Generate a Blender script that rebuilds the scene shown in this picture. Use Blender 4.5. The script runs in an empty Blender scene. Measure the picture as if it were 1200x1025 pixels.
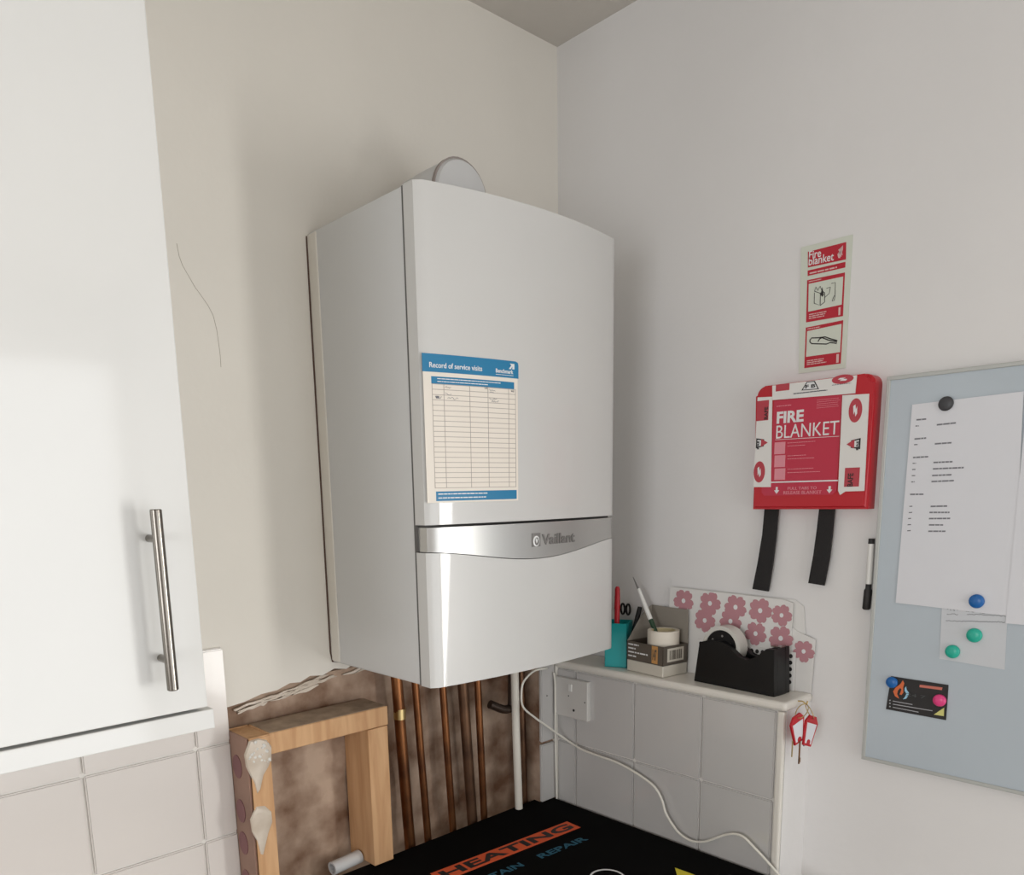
import bpy, bmesh, math, random
from mathutils import Vector, Matrix, noise
random.seed(4)
S = bpy.context.scene
COL = S.collection

# ------------------------------------------------------------------ camera
# X runs along the left wall, Y runs into the left wall (y = 0), Z is up, metres.
RIGHT = Vector((0.74185231, -0.67018352, -0.02256553))
DOWN = Vector((-0.13736, -0.11893896, -0.98335434))
FWD = Vector((0.65634395, 0.73260329, -0.18029155))
CAM = Vector((-0.7195155, -1.21575817, 0.29199334))
FPX, PX, PY = 917.2077, 566.3016, 747.1076
cd = bpy.data.cameras.new('camera')
cam = bpy.data.objects.new('camera', cd); COL.objects.link(cam)
m = Matrix.Identity(4)
for i, c in enumerate((RIGHT, -DOWN, -FWD)):
    for j in range(3): m[j][i] = c[j]
m.translation = CAM
cam.matrix_world = m
cd.sensor_width = 36; cd.lens = FPX/1200*36
cd.shift_x = (600-PX)/1200; cd.shift_y = (PY-512.5)/1200
cd.clip_start = .02
S.camera = cam

# ------------------------------------------------------------------ light and exposure
S.view_settings.view_transform = 'Standard'; S.view_settings.look = 'None'
S.view_settings.gamma = 1; S.view_settings.use_curve_mapping = False
S.view_settings.exposure = 0.0
W = bpy.data.worlds.new('world'); S.world = W; W.use_nodes = True
W.node_tree.nodes['Background'].inputs[0].default_value = (.86, .93, 1, 1)
W.node_tree.nodes['Background'].inputs[1].default_value = 1.0
def area(name, loc, d, sx, sy, power, col):
    l = bpy.data.lights.new(name, 'AREA'); l.shape = 'RECTANGLE'; l.size = sx; l.size_y = sy
    l.energy = power; l.color = col
    o = bpy.data.objects.new(name, l); COL.objects.link(o); o.location = loc
    o.rotation_euler = Vector(d).to_track_quat('-Z', 'Y').to_euler()
    return o
# daylight through the window in the right wall and the window behind the camera
area('window_daylight', (.64, -1.95, -.12), (-1, 0, 0), .55, .86, 28, (1, .985, .95))
area('rear_window_daylight', (-.22, -3.38, -.12), (0, 1, 0), 1.5, 2.05, 15, (1, .985, .96))
area('side_fill_light', (-2.93, -1.5, .15), (1, 0, 0), 1.2, 1.1, 22, (.97, .98, 1))  # added fill from the left, lifts the boiler side and right wall

# ------------------------------------------------------------------ helpers
def pt(u, v, ax, val):
    """a measured point of the photograph placed on a real plane of the room"""
    d = RIGHT*((u-PX)/FPX) + DOWN*((v-PY)/FPX) + FWD
    i = 'xyz'.index(ax)
    return CAM + d*((val-CAM[i])/d[i])

MATS = {}
def mat(name, col, rough=.5, metal=0., spec=.5, noise_amt=0., nscale=8., col2=None, bump=0., bscale=60., coat=0., trans=0.):
    if name in MATS: return MATS[name]
    M = bpy.data.materials.new(name); M.use_nodes = True
    nt = M.node_tree; b = nt.nodes['Principled BSDF']
    b.inputs['Base Color'].default_value = (*col, 1); b.inputs['Roughness'].default_value = rough
    b.inputs['Metallic'].default_value = metal; b.inputs['Specular IOR Level'].default_value = spec
    b.inputs['Coat Weight'].default_value = coat; b.inputs['Coat Roughness'].default_value = .05
    if trans: b.inputs['Transmission Weight'].default_value = trans
    tc = nt.nodes.new('ShaderNodeTexCoord')
    n = nt.nodes.new('ShaderNodeTexNoise'); n.inputs['Scale'].default_value = nscale; n.inputs['Detail'].default_value = 5
    nt.links.new(tc.outputs['Object'], n.inputs['Vector'])
    r = nt.nodes.new('ShaderNodeValToRGB')
    r.color_ramp.elements[0].position = .35; r.color_ramp.elements[1].position = .65
    c2 = col2 or tuple(c*(1-noise_amt) for c in col)
    r.color_ramp.elements[0].color = (*c2, 1); r.color_ramp.elements[1].color = (*col, 1)
    nt.links.new(n.outputs['Fac'], r.inputs['Fac']); nt.links.new(r.outputs['Color'], b.inputs['Base Color'])
    if bump:
        n2 = nt.nodes.new('ShaderNodeTexNoise'); n2.inputs['Scale'].default_value = bscale; n2.inputs['Detail'].default_value = 4
        nt.links.new(tc.outputs['Object'], n2.inputs['Vector'])
        bp = nt.nodes.new('ShaderNodeBump'); bp.inputs['Strength'].default_value = bump; bp.inputs['Distance'].default_value = .002
        nt.links.new(n2.outputs['Fac'], bp.inputs['Height']); nt.links.new(bp.outputs['Normal'], b.inputs['Normal'])
    MATS[name] = M
    return M
def wood_mat(name, a, b_):
    M = bpy.data.materials.new(name); M.use_nodes = True; nt = M.node_tree; b = nt.nodes['Principled BSDF']
    b.inputs['Roughness'].default_value = .7
    tc = nt.nodes.new('ShaderNodeTexCoord'); mp = nt.nodes.new('ShaderNodeMapping'); mp.inputs['Scale'].default_value = (30, 30, 3)
    n = nt.nodes.new('ShaderNodeTexNoise'); n.inputs['Scale'].default_value = 2.2; n.inputs['Detail'].default_value = 6; n.inputs['Distortion'].default_value = .6
    r = nt.nodes.new('ShaderNodeValToRGB'); r.color_ramp.elements[0].position = .3; r.color_ramp.elements[1].position = .7
    r.color_ramp.elements[0].color = (*a, 1); r.color_ramp.elements[1].color = (*b_, 1)
    nt.links.new(tc.outputs['Object'], mp.inputs['Vector']); nt.links.new(mp.outputs['Vector'], n.inputs['Vector'])
    nt.links.new(n.outputs['Fac'], r.inputs['Fac']); nt.links.new(r.outputs['Color'], b.inputs['Base Color'])
    return M

PLAST_L = mat('plaster_warm_lit', (.80, .765, .70), .85, noise_amt=.04, nscale=3, bump=.25, bscale=45, spec=.2)  # same paint as the right wall, warmer light tinted into the colour
PLAST_R = mat('plaster_cool_lit', (.80, .785, .775), .8, noise_amt=.03, nscale=3, bump=.25, bscale=45, spec=.2)  # same paint as the left wall, cooler light tinted into the colour
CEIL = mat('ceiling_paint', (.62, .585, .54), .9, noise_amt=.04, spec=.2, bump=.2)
FLOORM = mat('vinyl_floor', (.42, .38, .33), .5, noise_amt=.2)
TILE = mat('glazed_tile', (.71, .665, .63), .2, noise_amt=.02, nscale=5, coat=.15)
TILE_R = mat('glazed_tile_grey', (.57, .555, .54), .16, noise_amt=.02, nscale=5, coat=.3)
GROUT = mat('grout', (.80, .77, .73), .8, noise_amt=.1, nscale=40)
TRIM = mat('cream_gloss_paint', (.80, .765, .70), .3, noise_amt=.04)
BOARD = mat('adhesive_stained_board', (.55, .41, .31), .8, col2=(.17, .085, .045), nscale=11, bump=.6, bscale=30)
LUMP = mat('dried_adhesive', (.66, .58, .49), .35, col2=(.50, .41, .32), nscale=20, bump=.5)
WOOD = wood_mat('pine', (.52, .28, .13), (.66, .40, .21))
WOOD_D = wood_mat('pine_old', (.42, .25, .15), (.52, .34, .21))
GLOSS = mat('gloss_white_door', (.715, .715, .70), .11, noise_amt=.01, coat=.5)
CARC = mat('cabinet_white', (.80, .79, .765), .35, noise_amt=.01)
STEEL = mat('brushed_steel', (.24, .22, .195), .22, metal=1, noise_amt=.08, nscale=30)
CASE = mat('boiler_side_grey', (.66, .665, .665), .35, noise_amt=.01)
FRONT = mat('boiler_front_white', (.60, .595, .58), .35, noise_amt=.01, coat=.6)
SILV = mat('silver_plastic', (.55, .545, .53), .3, metal=.75, noise_amt=.02)
SILVD = mat('silver_dark', (.26, .25, .24), .35, metal=.5)
SEAM = mat('dark_seam', (.12, .115, .11), .7)
FLUE = mat('flue_grey', (.62, .62, .62), .5, noise_amt=.03)
COPPER = mat('copper', (.34, .14, .055), .36, metal=.9, col2=(.15, .06, .028), nscale=12)
COPD = mat('tarnished_copper', (.22, .12, .07), .45, metal=.9, col2=(.10, .055, .035), nscale=12)
WPIPE = mat('white_pipe_plastic', (.78, .74, .66), .4, noise_amt=.05)
BLACKR = mat('black_rubber', (.012, .012, .012), .6)
BLACKW = mat('black_worktop', (.004, .004, .004), .9, spec=.06)
BLACKP = mat('black_plastic', (.006, .006, .006), .4, spec=.3)
BLACKF = mat('black_webbing', (.016, .014, .014), .85, bump=.6, bscale=400)
ORANGE = mat('print_orange', (.78, .13, .05), .7, spec=.2)
PBLUE = mat('print_blue', (.03, .12, .18), .7, spec=.2)
PWHITE = mat('print_white', (.78, .78, .78), .6, spec=.2)
PYEL = mat('print_yellow', (.72, .62, .05), .7, spec=.2)
PBLACK = mat('print_black', (.02, .018, .018), .6)
PGREY = mat('print_grey', (.20, .20, .22), .7)
PFAINT = mat('print_faint', (.50, .42, .37), .7)
STKB = mat('sticker_blue', (.008, .185, .37), .4)
STKC = mat('sticker_cream', (.80, .74, .66), .5)
WHITE = mat('white_plastic', (.78, .77, .74), .35)
SOCK = mat('socket_white', (.62, .60, .57), .3)
CABLE = mat('cable_white', (.82, .79, .71), .4)
TEAL = mat('teal_card', (.0, .36, .37), .45)
RED = mat('red_plastic', (.50, .010, .020), .35)
REDP = mat('label_red', (.52, .028, .062), .35)
PINKP = mat('faint_pink_print', (.74, .28, .33), .5)
PAPER = mat('paper_white', (.74, .745, .78), .7)
PAPERT = mat('tracing_paper', (.62, .64, .67), .6)
BOARDW = mat('whiteboard_surface', (.50, .56, .61), .22, noise_amt=.02)
ALU = mat('board_edge_grey', (.50, .51, .49), .4, metal=.2)
GLOW = mat('sign_pale_green', (.66, .69, .60), .5)
SIGNR = mat('sign_red', (.48, .012, .03), .5)
CARD = mat('grey_brown_carton', (.115, .095, .075), .55, noise_amt=.1)
CARDI = mat('carton_inside', (.30, .27, .23), .8, noise_amt=.06)
CREAM = mat('cream_box', (.62, .58, .50), .5)
ROLL = mat('masking_tape', (.76, .70, .60), .6)
ROLLT = mat('masking_tape_core', (.66, .56, .34), .7)
AMBER = mat('amber_print', (.58, .30, .10), .5)
FLW = mat('flower_pink', (.50, .24, .27), .6)
FLB = mat('floral_paper', (.76, .745, .72), .55)
TAPEC = mat('clear_tape', (.66, .65, .60), .25)
BRASS = mat('brass', (.60, .46, .22), .35, metal=1)
GREEN = mat('dark_green_plastic', (.02, .06, .03), .4)
MBLUE = mat('magnet_blue', (.01, .13, .42), .3)
MGRN = mat('magnet_green', (.02, .45, .33), .3)
MPNK = mat('magnet_pink', (.80, .06, .24), .3)
MBLK = mat('magnet_charcoal', (.045, .045, .05), .4)
FLAMEB = mat('print_sky', (.35, .62, .80), .6)
SKYP = mat('pale_pink_print', (.62, .18, .13), .6)
GLASS = mat('window_glass', (1, 1, 1), .0, trans=1)
BADH = mat('purple_adhesive', (.22, .10, .10), .7)

def link(name, me, parent=None, material=None, label=None):
    """link mesh with world-space vertices as one object whose origin sits at its bounding-box centre"""
    if material is not None:
        me.materials.clear(); me.materials.append(material)
    if any(f.use_smooth for f in me.polygons): me.set_sharp_from_angle(angle=math.radians(38))
    vs = me.vertices
    lo = Vector([min(v.co[i] for v in vs) for i in range(3)]); hi = Vector([max(v.co[i] for v in vs) for i in range(3)])
    c = (lo+hi)/2
    me.transform(Matrix.Translation(-c))
    o = bpy.data.objects.new(name, me); COL.objects.link(o)
    if parent is not None:
        o.parent = parent; o.location = c - wloc(parent)
    else: o.location = c
    if label: o['label'] = label
    return o
def wloc(o):
    l = Vector(o.location)
    while o.parent: o = o.parent; l += o.location
    return l
def tag(o, label=None, cat=None, group=None, kind=None):
    for k, v in (('label', label), ('category', cat), ('group', group), ('kind', kind)):
        if v: o[k] = v
    return o
def empty(name, loc, label=None, cat=None, group=None, kind=None):
    o = bpy.data.objects.new(name, None); COL.objects.link(o); o.location = loc; o.empty_display_size = .05
    return tag(o, label, cat, group, kind)
class MB:
    def __init__(s): s.bm = bmesh.new()
    def box(s, lo, hi, bevel=0., seg=2, M=None):
        b = bmesh.new(); bmesh.ops.create_cube(b, size=1)
        lo = Vector(lo); hi = Vector(hi)
        for v in b.verts: v.co = Vector([lo[i]+(v.co[i]+.5)*(hi[i]-lo[i]) for i in range(3)])
        if bevel: bmesh.ops.bevel(b, geom=b.edges[:], offset=bevel, segments=seg, affect='EDGES', profile=.5)
        return s._add(b, M)
    def _add(s, b, M=None):
        if M is not None: b.transform(M)
        t = bpy.data.meshes.new('t'); b.to_mesh(t); b.free(); s.bm.from_mesh(t); bpy.data.meshes.remove(t); return s
    def tube(s, pts, r, n=12, cap=True, rx=None):
        pts = [Vector(p) for p in pts]; rings = []
        up = None
        for i, p in enumerate(pts):
            t = (pts[min(i+1, len(pts)-1)]-pts[max(i-1, 0)]).normalized()
            if up is None: up = t.orthogonal().normalized()
            up = (up-t*up.dot(t)).normalized(); sd = t.cross(up)
            rr = r[i] if isinstance(r, (list, tuple)) else r
            rings.append([s.bm.verts.new(p+(up*math.cos(a)+sd*math.sin(a))*rr) for a in [2*math.pi*k/n for k in range(n)]])
        for a, b in zip(rings, rings[1:]):
            for k in range(n):
                f = s.bm.faces.new((a[k], a[(k+1) % n], b[(k+1) % n], b[k])); f.smooth = True
        if cap: s.bm.faces.new(rings[0][::-1]); s.bm.faces.new(rings[-1])
        return s
    def ring(s, c, axis, R, r, d, n=32, d0=0):
        """flat annulus extruded along axis: outer R, inner r, thickness d"""
        c = Vector(c); ax = Vector(axis).normalized(); u = ax.orthogonal().normalized(); w = ax.cross(u)
        L = []
        for rad, h in ((R, 0), (R, d), (r, d), (r, 0)):
            L.append([s.bm.verts.new(c+(u*math.cos(a)+w*math.sin(a))*rad+ax*h) for a in [2*math.pi*k/n for k in range(n)]])
        for i in range(4):
            a, b = L[i], L[(i+1) % 4]
            for k in range(n):
                f = s.bm.faces.new((a[k], a[(k+1) % n], b[(k+1) % n], b[k])); f.smooth = i in (0, 2)
        return s
    def poly(s, pts3, nrm, d):
        """closed outline in 3-D extruded by d along nrm"""
        nrm = Vector(nrm)
        a = [s.bm.verts.new(Vector(p)) for p in pts3]; b = [s.bm.verts.new(Vector(p)+nrm*d) for p in pts3]
        n = len(a)
        s.bm.faces.new(a[::-1]); s.bm.faces.new(b)
        for i in range(n): s.bm.faces.new((a[i], a[(i+1) % n], b[(i+1) % n], b[i]))
        return s
    def dome(s, c, axis, R, h, n=20, m_=5, flat=.35):
        c = Vector(c); ax = Vector(axis).normalized(); u = ax.orthogonal().normalized(); w = ax.cross(u)
        prof = [(R*.96, 0), (R, h*flat)]+[(R*math.cos(t), h*flat+h*(1-flat)*math.sin(t)) for t in [math.pi/2*k/m_ for k in range(1, m_)]]
        rings = [[s.bm.verts.new(c+(u*math.cos(a)+w*math.sin(a))*rr+ax*hh) for a in [2*math.pi*k/n for k in range(n)]] for rr, hh in prof]
        for a, b in zip(rings, rings[1:]):
            for k in range(n): f = s.bm.faces.new((a[k], a[(k+1) % n], b[(k+1) % n], b[k])); f.smooth = True
        s.bm.faces.new(rings[0][::-1]); s.bm.faces.new(rings[-1]).smooth = True
        return s
    def warp(s, f):
        for v in s.bm.verts: v.co = f(v.co)
        return s
    def build(s, name, material, parent=None, label=None):
        bmesh.ops.recalc_face_normals(s.bm, faces=s.bm.faces[:])
        me = bpy.data.meshes.new(name); s.bm.to_mesh(me); s.bm.free()
        return link(name, me, parent, material, label)
def smooth_curve(P, k=6):
    P = [Vector(p) for p in P]; out = []
    Q = [P[0]*2-P[1]]+P+[P[-1]*2-P[-2]]
    for i in range(1, len(Q)-2):
        a, b, c, d = Q[i-1:i+3]
        for j in range(k):
            t = j/k
            out.append(.5*((2*b)+(c-a)*t+(2*a-5*b+4*c-d)*t*t+(3*b-a-3*c+d)*t**3))
    return out+[P[-1]]
def text_mesh(body, shear=0., bold=0.):
    cu = bpy.data.curves.new('t', 'FONT'); cu.body = body; cu.size = 1; cu.offset = bold; cu.shear = shear
    cu.resolution_u = 3
    o = bpy.data.objects.new('t', cu); COL.objects.link(o)
    bpy.context.view_layer.update()
    me = bpy.data.meshes.new_from_object(o.evaluated_get(bpy.context.evaluated_depsgraph_get()))
    bpy.data.objects.remove(o); bpy.data.curves.remove(cu)
    return me
class Plane:
    """a real flat surface: origin O, in-plane axes U (reads left to right) and V (up), outward normal N"""
    def __init__(s, O, U, V, ax=None, val=None, warp=None):
        s.O = Vector(O); s.U = Vector(U).normalized(); s.V = Vector(V).normalized(); s.N = s.U.cross(s.V).normalized()
        s.ax, s.val, s.w = ax, val, warp
    def p(s, u, v, d=0):
        q = s.O+s.U*u+s.V*v+s.N*d
        return s.w(q) if s.w else q
    def uv(s, x, y):
        q = pt(x, y, s.ax, s.val)-s.O
        return q.dot(s.U), q.dot(s.V)
    def shape(s, mb, uvs, d0, d1):
        n = len(uvs)
        a = [mb.bm.verts.new(s.p(u, v, d0)) for u, v in uvs]; b = [mb.bm.verts.new(s.p(u, v, d1)) for u, v in uvs]
        mb.bm.faces.new(a[::-1]); mb.bm.faces.new(b)
        for i in range(n): mb.bm.faces.new((a[i], a[(i+1) % n], b[(i+1) % n], b[i]))
    def rect(s, mb, u0, v0, u1, v1, d0=0, d1=.0004, rot=0):
        if s.w:
            k = max(1, int(abs(u1-u0)/.02))
            for i in range(k):
                a = u0+(u1-u0)*i/k; b = u0+(u1-u0)*(i+1)/k
                s.shape(mb, [(a, v0), (b, v0), (b, v1), (a, v1)], d0, d1)
            return
        c = ((u0+u1)/2, (v0+v1)/2); P = []
        for u, v in ((u0, v0), (u1, v0), (u1, v1), (u0, v1)):
            du, dv = u-c[0], v-c[1]; P.append((c[0]+du*math.cos(rot)-dv*math.sin(rot), c[1]+du*math.sin(rot)+dv*math.cos(rot)))
        s.shape(mb, P, d0, d1)
    def quadpx(s, mb, pts, d0=0, d1=.0004): s.shape(mb, [s.uv(*q) for q in pts], d0, d1)
    def ell(s, mb, u, v, ru, rv, d0=0, d1=.0004, n=20, rot=0):
        P = []
        for k in range(n):
            a = 2*math.pi*k/n; x, y = ru*math.cos(a), rv*math.sin(a)
            P.append((u+x*math.cos(rot)-y*math.sin(rot), v+x*math.sin(rot)+y*math.cos(rot)))
        s.shape(mb, P, d0, d1)
    def lines(s, mb, u0, v0, u1, v1, rows, h, d0=0, d1=.0004, fill=.85, seedv=1):
        """rows of word-long dashes standing for print too small to read"""
        rnd = random.Random(seedv)
        for i in range(rows):
            v = v1-(v1-v0)*(i+.5)/rows; u = u0; end = u0+(u1-u0)*rnd.uniform(fill, 1)
            while u < end:
                w = rnd.uniform(1.5, 6)*h; e = min(u+w, end)
                s.rect(mb, u, v-h/2, e, v+h/2, d0, d1); u = e+h*.7
    def text(s, name, body, u, v, w, h, material, parent, d=.0006, bold=.0, rot=0., shear=0., label=None, slope=0.):
        me = text_mesh(body, shear, bold)
        xs = [q.co.x for q in me.vertices]; ys = [q.co.y for q in me.vertices]
        x0, y0, sx, sy = min(xs), min(ys), max(xs)-min(xs), max(ys)-min(ys)
        b = bmesh.new(); b.from_mesh(me); bpy.data.meshes.remove(me)
        for q in b.verts:
            x = (q.co.x-x0)/sx*w; y = (q.co.y-y0)/sy*h+slope*x
            X = u+x*math.cos(rot)-y*math.sin(rot); Y = v+x*math.sin(rot)+y*math.cos(rot)
            q.co = s.p(X, Y, d)
        e = bmesh.ops.extrude_face_region(b, geom=b.faces[:])
        me2 = bpy.data.meshes.new(name)
        for q in [g for g in e['geom'] if isinstance(g, bmesh.types.BMVert)]: q.co -= s.N*(d*.9)
        bmesh.ops.recalc_face_normals(b, faces=b.faces[:])
        b.to_mesh(me2); b.free()
        return link(name, me2, parent, material, label)

# ------------------------------------------------------------------ room shell
XR, ZC, ZF = .61, 1.188, -1.295          # right wall, ceiling, floor
XL, YB = -2.9, -3.4                      # far left wall, wall behind the camera
def struct(o): o['kind'] = 'structure'; return o
struct(MB().box((XL, YB, ZF-.05), (XR, .02, ZF)).build('floor', FLOORM))
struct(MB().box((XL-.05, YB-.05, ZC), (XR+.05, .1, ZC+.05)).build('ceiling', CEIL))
# right wall with a window opening past the whiteboard
wy0, wy1, wz0, wz1 = -2.25, -1.65, -.58, .34
mb = MB()
mb.box((XR, wy1, ZF), (XR+.12, .1, ZC)); mb.box((XR, YB, ZF), (XR+.12, wy0, ZC))
mb.box((XR, wy0, ZF), (XR+.12, wy1, wz0)); mb.box((XR, wy0, wz1), (XR+.12, wy1, ZC))
struct(mb.build('wall_right', PLAST_R))
w1 = struct(empty('window_1', (XR, (wy0+wy1)/2, wz0)))
mb = MB()
for a, b in (((XR+.01, wy0, wz0), (XR+.06, wy0+.04, wz1)), ((XR+.01, wy1-.04, wz0), (XR+.06, wy1, wz1)), ((XR+.01, wy0, wz0), (XR+.06, wy1, wz0+.04)), ((XR+.01, wy0, wz1-.04), (XR+.06, wy1, wz1))): mb.box(a, b)
mb.build('window_frame', WHITE, w1)
mb = MB()
rx0, rx1 = -1.0, .56
mb.box((XL, YB-.12, ZF), (rx0, YB, ZC)); mb.box((rx1, YB-.12, ZF), (XR, YB, ZC))
mb.box((rx0, YB-.12, ZF), (rx1, YB, -1.2)); mb.box((rx0, YB-.12, .95), (rx1, YB, ZC))
struct(mb.build('wall_rear', PLAST_R))
w2 = struct(empty('window_2', ((rx0+rx1)/2, YB, -1.2)))
mb = MB()
for a, b in (((rx0, YB-.06, -1.2), (rx0+.05, YB-.02, .95)), ((rx1-.05, YB-.06, -1.2), (rx1, YB-.02, .95)), ((rx0, YB-.06, -1.2), (rx1, YB-.02, -1.15)), ((rx0, YB-.06, .9), (rx1, YB-.02, .95))): mb.box(a, b)
mb.build('window_frame', WHITE, w2)
mb = MB(); mb.box((XL-.1, YB, ZF), (XL, -2.15, ZC)); mb.box((XL-.1, -.85, ZF), (XL, .1, ZC)); mb.box((XL-.1, -2.15, ZF), (XL, -.85, -.3)); mb.box((XL-.1, -2.15, .9), (XL, -.85, ZC))
struct(mb.build('wall_far_left', PLAST_R))
w3 = struct(empty('added_window', (XL, -1.5, -.3)))  # unseen window, added to carry the side fill
mb = MB()
for a, b in (((XL-.07, -2.15, -.3), (XL-.04, -2.10, .9)), ((XL-.07, -.90, -.3), (XL-.04, -.85, .9)), ((XL-.07, -2.15, -.3), (XL-.04, -.85, -.26)), ((XL-.07, -2.15, .86), (XL-.04, -.85, .9))): mb.box(a, b)
mb.build('window_frame', WHITE, w3)

# left wall: masonry behind, plaster skin with a broken lower edge, tiles, exposed patch
wl = struct(MB().box((XL, .02, ZF), (XR, .1, ZC)).build('wall_left', BOARD))
mb = MB()
TX = -.2025
edge = [(-.198, -.044), (-.17, -.041), (-.14, -.0335), (-.11, -.032), (-.085, -.024), (-.065, -.026), (-.045, -.018), (-.02, -.0215), (.005, -.013), (.03, -.018), (.05, -.010), (.075, -.014), (.10, -.006), (.14, -.004), (.2, -.004), (XR, -.004)]
mb.poly([(x, .02, z) for x, z in [(TX, -.044)]+edge+[(XR, ZC), (TX, ZC)]], (0, -1, 0), .02)
mb.poly([(XL, .02, ZF), (TX, .02, ZF), (TX, .02, ZC), (XL, .02, ZC)], (0, -1, 0), .02)
struct(mb.build('plaster', PLAST_L, wl)); 
# rough patch of board and dried adhesive where boxing was taken off
bm = bmesh.new(); nx, nz = 110, 56
def hgt(x, z):
    n = noise.noise(Vector((x*14, z*10, 3)))*.006+noise.noise(Vector((x*40, z*30, 8)))*.003
    return .014-max(-.004, n)
g = [[bm.verts.new((TX+(XR-TX)*i/nx, hgt(TX+(XR-TX)*i/nx, -.46+.48*j/nz), -.46+.44*j/nz)) for j in range(nz+1)] for i in range(nx+1)]
for i in range(nx):
    for j in range(nz): f = bm.faces.new((g[i][j], g[i+1][j], g[i+1][j+1], g[i][j+1])); f.smooth = True
bmesh.ops.recalc_face_normals(bm, faces=bm.faces[:])
me = bpy.data.meshes.new('exposed_board'); bm.to_mesh(me); bm.free()
link('exposed_board', me, wl, BOARD, 'brown stained bare board with patches of dried adhesive')
# ragged plaster remains along the break
mb = MB(); rnd = random.Random(7)
for k in range(20):
    x = rnd.uniform(-.18, .09); z = -.056+.13*(x+.2)+rnd.uniform(-.008, .006)
    w = rnd.uniform(.008, .036); h = rnd.uniform(.001, .0028)
    P = [(x+w*math.cos(a)*(1+.12*math.sin(3*a+k)), .012, z+h*math.sin(a)*(1+.35*math.sin(2*a+k))+.17*w*math.cos(a)+.001*math.sin(5*math.cos(a)+k)) for a in [2*math.pi*i/22 for i in range(22)]]
    mb.poly(P, (0, -1, 0), rnd.uniform(.002, .006))
o = mb.build('broken_plaster', LUMP, wl); o['kind'] = 'stuff'
# hairline crack
cr = [pt(u, v, 'y', -.0002) for u, v in ((207, 285), (210, 300), (214, 311), (222, 325), (229, 337), (235, 345), (244, 358), (250, 370), (254, 386), (256, 400), (258, 415), (259, 430))]
MB().tube(cr, .00038, 5).build('plaster_crack', mat('crack_brown', (.42, .37, .31), .9), wl)
# wall tiles on the left wall (each tile a part)
gy = -.006
MB().box((XL, -.004, -.7), (TX-.002, .0, .058)).build('grout', GROUT, wl)
tile_meshes = {}
def tile(x0, x1, z0, z1, parent, m_, face='y', base=0., th=.009, gap=.0016):
    w, h = x1-x0-2*gap, z1-z0-2*gap
    key = (round(w, 4), round(h, 4), face, m_.name)
    if key not in tile_meshes:
        b = bmesh.new(); bmesh.ops.create_cube(b, size=1)
        for v in b.verts: v.co = Vector((v.co.x*w, v.co.y*th, v.co.z*h)) if face == 'y' else Vector((v.co.x*th, v.co.y*w, v.co.z*h))
        bmesh.ops.bevel(b, geom=b.edges[:], offset=.0022, segments=2, affect='EDGES')
        me = bpy.data.meshes.new('tile'); b.to_mesh(me); b.free(); me.materials.append(m_); tile_meshes[key] = me
    o = bpy.data.objects.new('tile', tile_meshes[key]); COL.objects.link(o); o.parent = parent
    c = Vector(((x0+x1)/2, base-th/2, (z0+z1)/2)) if face == 'y' else Vector((base-th/2, (x0+x1)/2, (z0+z1)/2))
    o.location = c-wloc(parent)
xs = [TX, -.2615, -.4305, -.600, -.770, -.94, -1.11]
zs = [.058, -.1005, -.259, -.417, -.575]
for i in range(len(xs)-1):
    for j in range(len(zs)-1): tile(xs[i+1], xs[i], zs[j+1], zs[j], wl, TILE, 'y', 0)

# tiled half-height boxing in front of the right wall, with its ledge
XD, ZW, ZL, YE = .525, -.385, -.067, -.600
bx = struct(empty('wall_boxing', (.56, -.3, ZF)))
struct(MB().box((XD, YE, ZF), (XR, -.0, -.083)).build('boxing_core', PLAST_R, bx))
MB().box((.512, YE-.004, -.083), (XR, 0, ZL), .006, 3).build('ledge_board', TRIM, bx)
MB().box((XD-.004, YE+.004, ZW-.3), (XD, -.068, -.083)).build('grout', GROUT, bx)
ys = [-.072, -.130, -.2855, -.4405, -.586]
zr = [-.084, -.247, -.402, -.56]
for i in range(4):
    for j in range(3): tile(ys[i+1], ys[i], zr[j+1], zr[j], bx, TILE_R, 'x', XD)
MB().box((XD-.010, YE, ZW-.3), (XD, -.587, -.084), .003, 2).build('edge_trim', TRIM, bx)
# stub of the removed pipe boxing, still tiled, standing proud of the left wall
MB().box((.470, -.066, ZW-.2), (XD, .012, -.012)).build('boxing_return', BOARD, bx, 'brown stained return of the removed pipe boxing')
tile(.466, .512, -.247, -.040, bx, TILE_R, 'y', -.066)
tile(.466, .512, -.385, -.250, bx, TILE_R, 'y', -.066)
MB().box((.512, -.078, ZW), (.524, -.062, -.08), .003).build('corner_bead', TRIM, bx)
mb = MB()
c_ = pt(641, 815, 'y', -.0755); mb.tube([c_, c_+Vector((0, -.001, 0))], .0018, 10)
mb.build('screw', SILVD, bx)

# ------------------------------------------------------------------ worktop and printed mat
wt = MB().box((-.158, -.66, ZW-.04), (.511, -.043, ZW-.003), .003).build('worktop', BLACKW)
tag(wt, 'black worktop running along under the boiler and pipes', 'worktop')
MATP = Plane((0, 0, ZW+.0005), (1, 0, 0), (0, 1, 0), 'z', ZW)
mt = empty('printed_mat', (.2, -.35, ZW), 'black mat with orange heating banner and blue wording on the worktop', 'mat')
MB().box((-.115, -.655, ZW-.003), (.509, -.047, ZW), .0012, 2).build('mat_sheet', BLACKW, mt)
r0 = math.radians(-3.5)
MATR = Plane((.424, -.179, ZW+.0002), (math.cos(r0), math.sin(r0), 0), (-math.sin(r0), math.cos(r0), 0))
mb = MB(); MATR.rect(mb, -.340, -.040, .008, 0, 0, .0004); mb.build('orange_banner', ORANGE, mt)
MATR.text('banner_lettering', 'HEATING', -.328, -.0335, .326, .027, PBLACK, mt, d=.0008, bold=.03)
MATR.text('lettering', 'REPAIR', -.146, -.090, .125, .017, PBLUE, mt, d=.0006, bold=.02)
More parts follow.
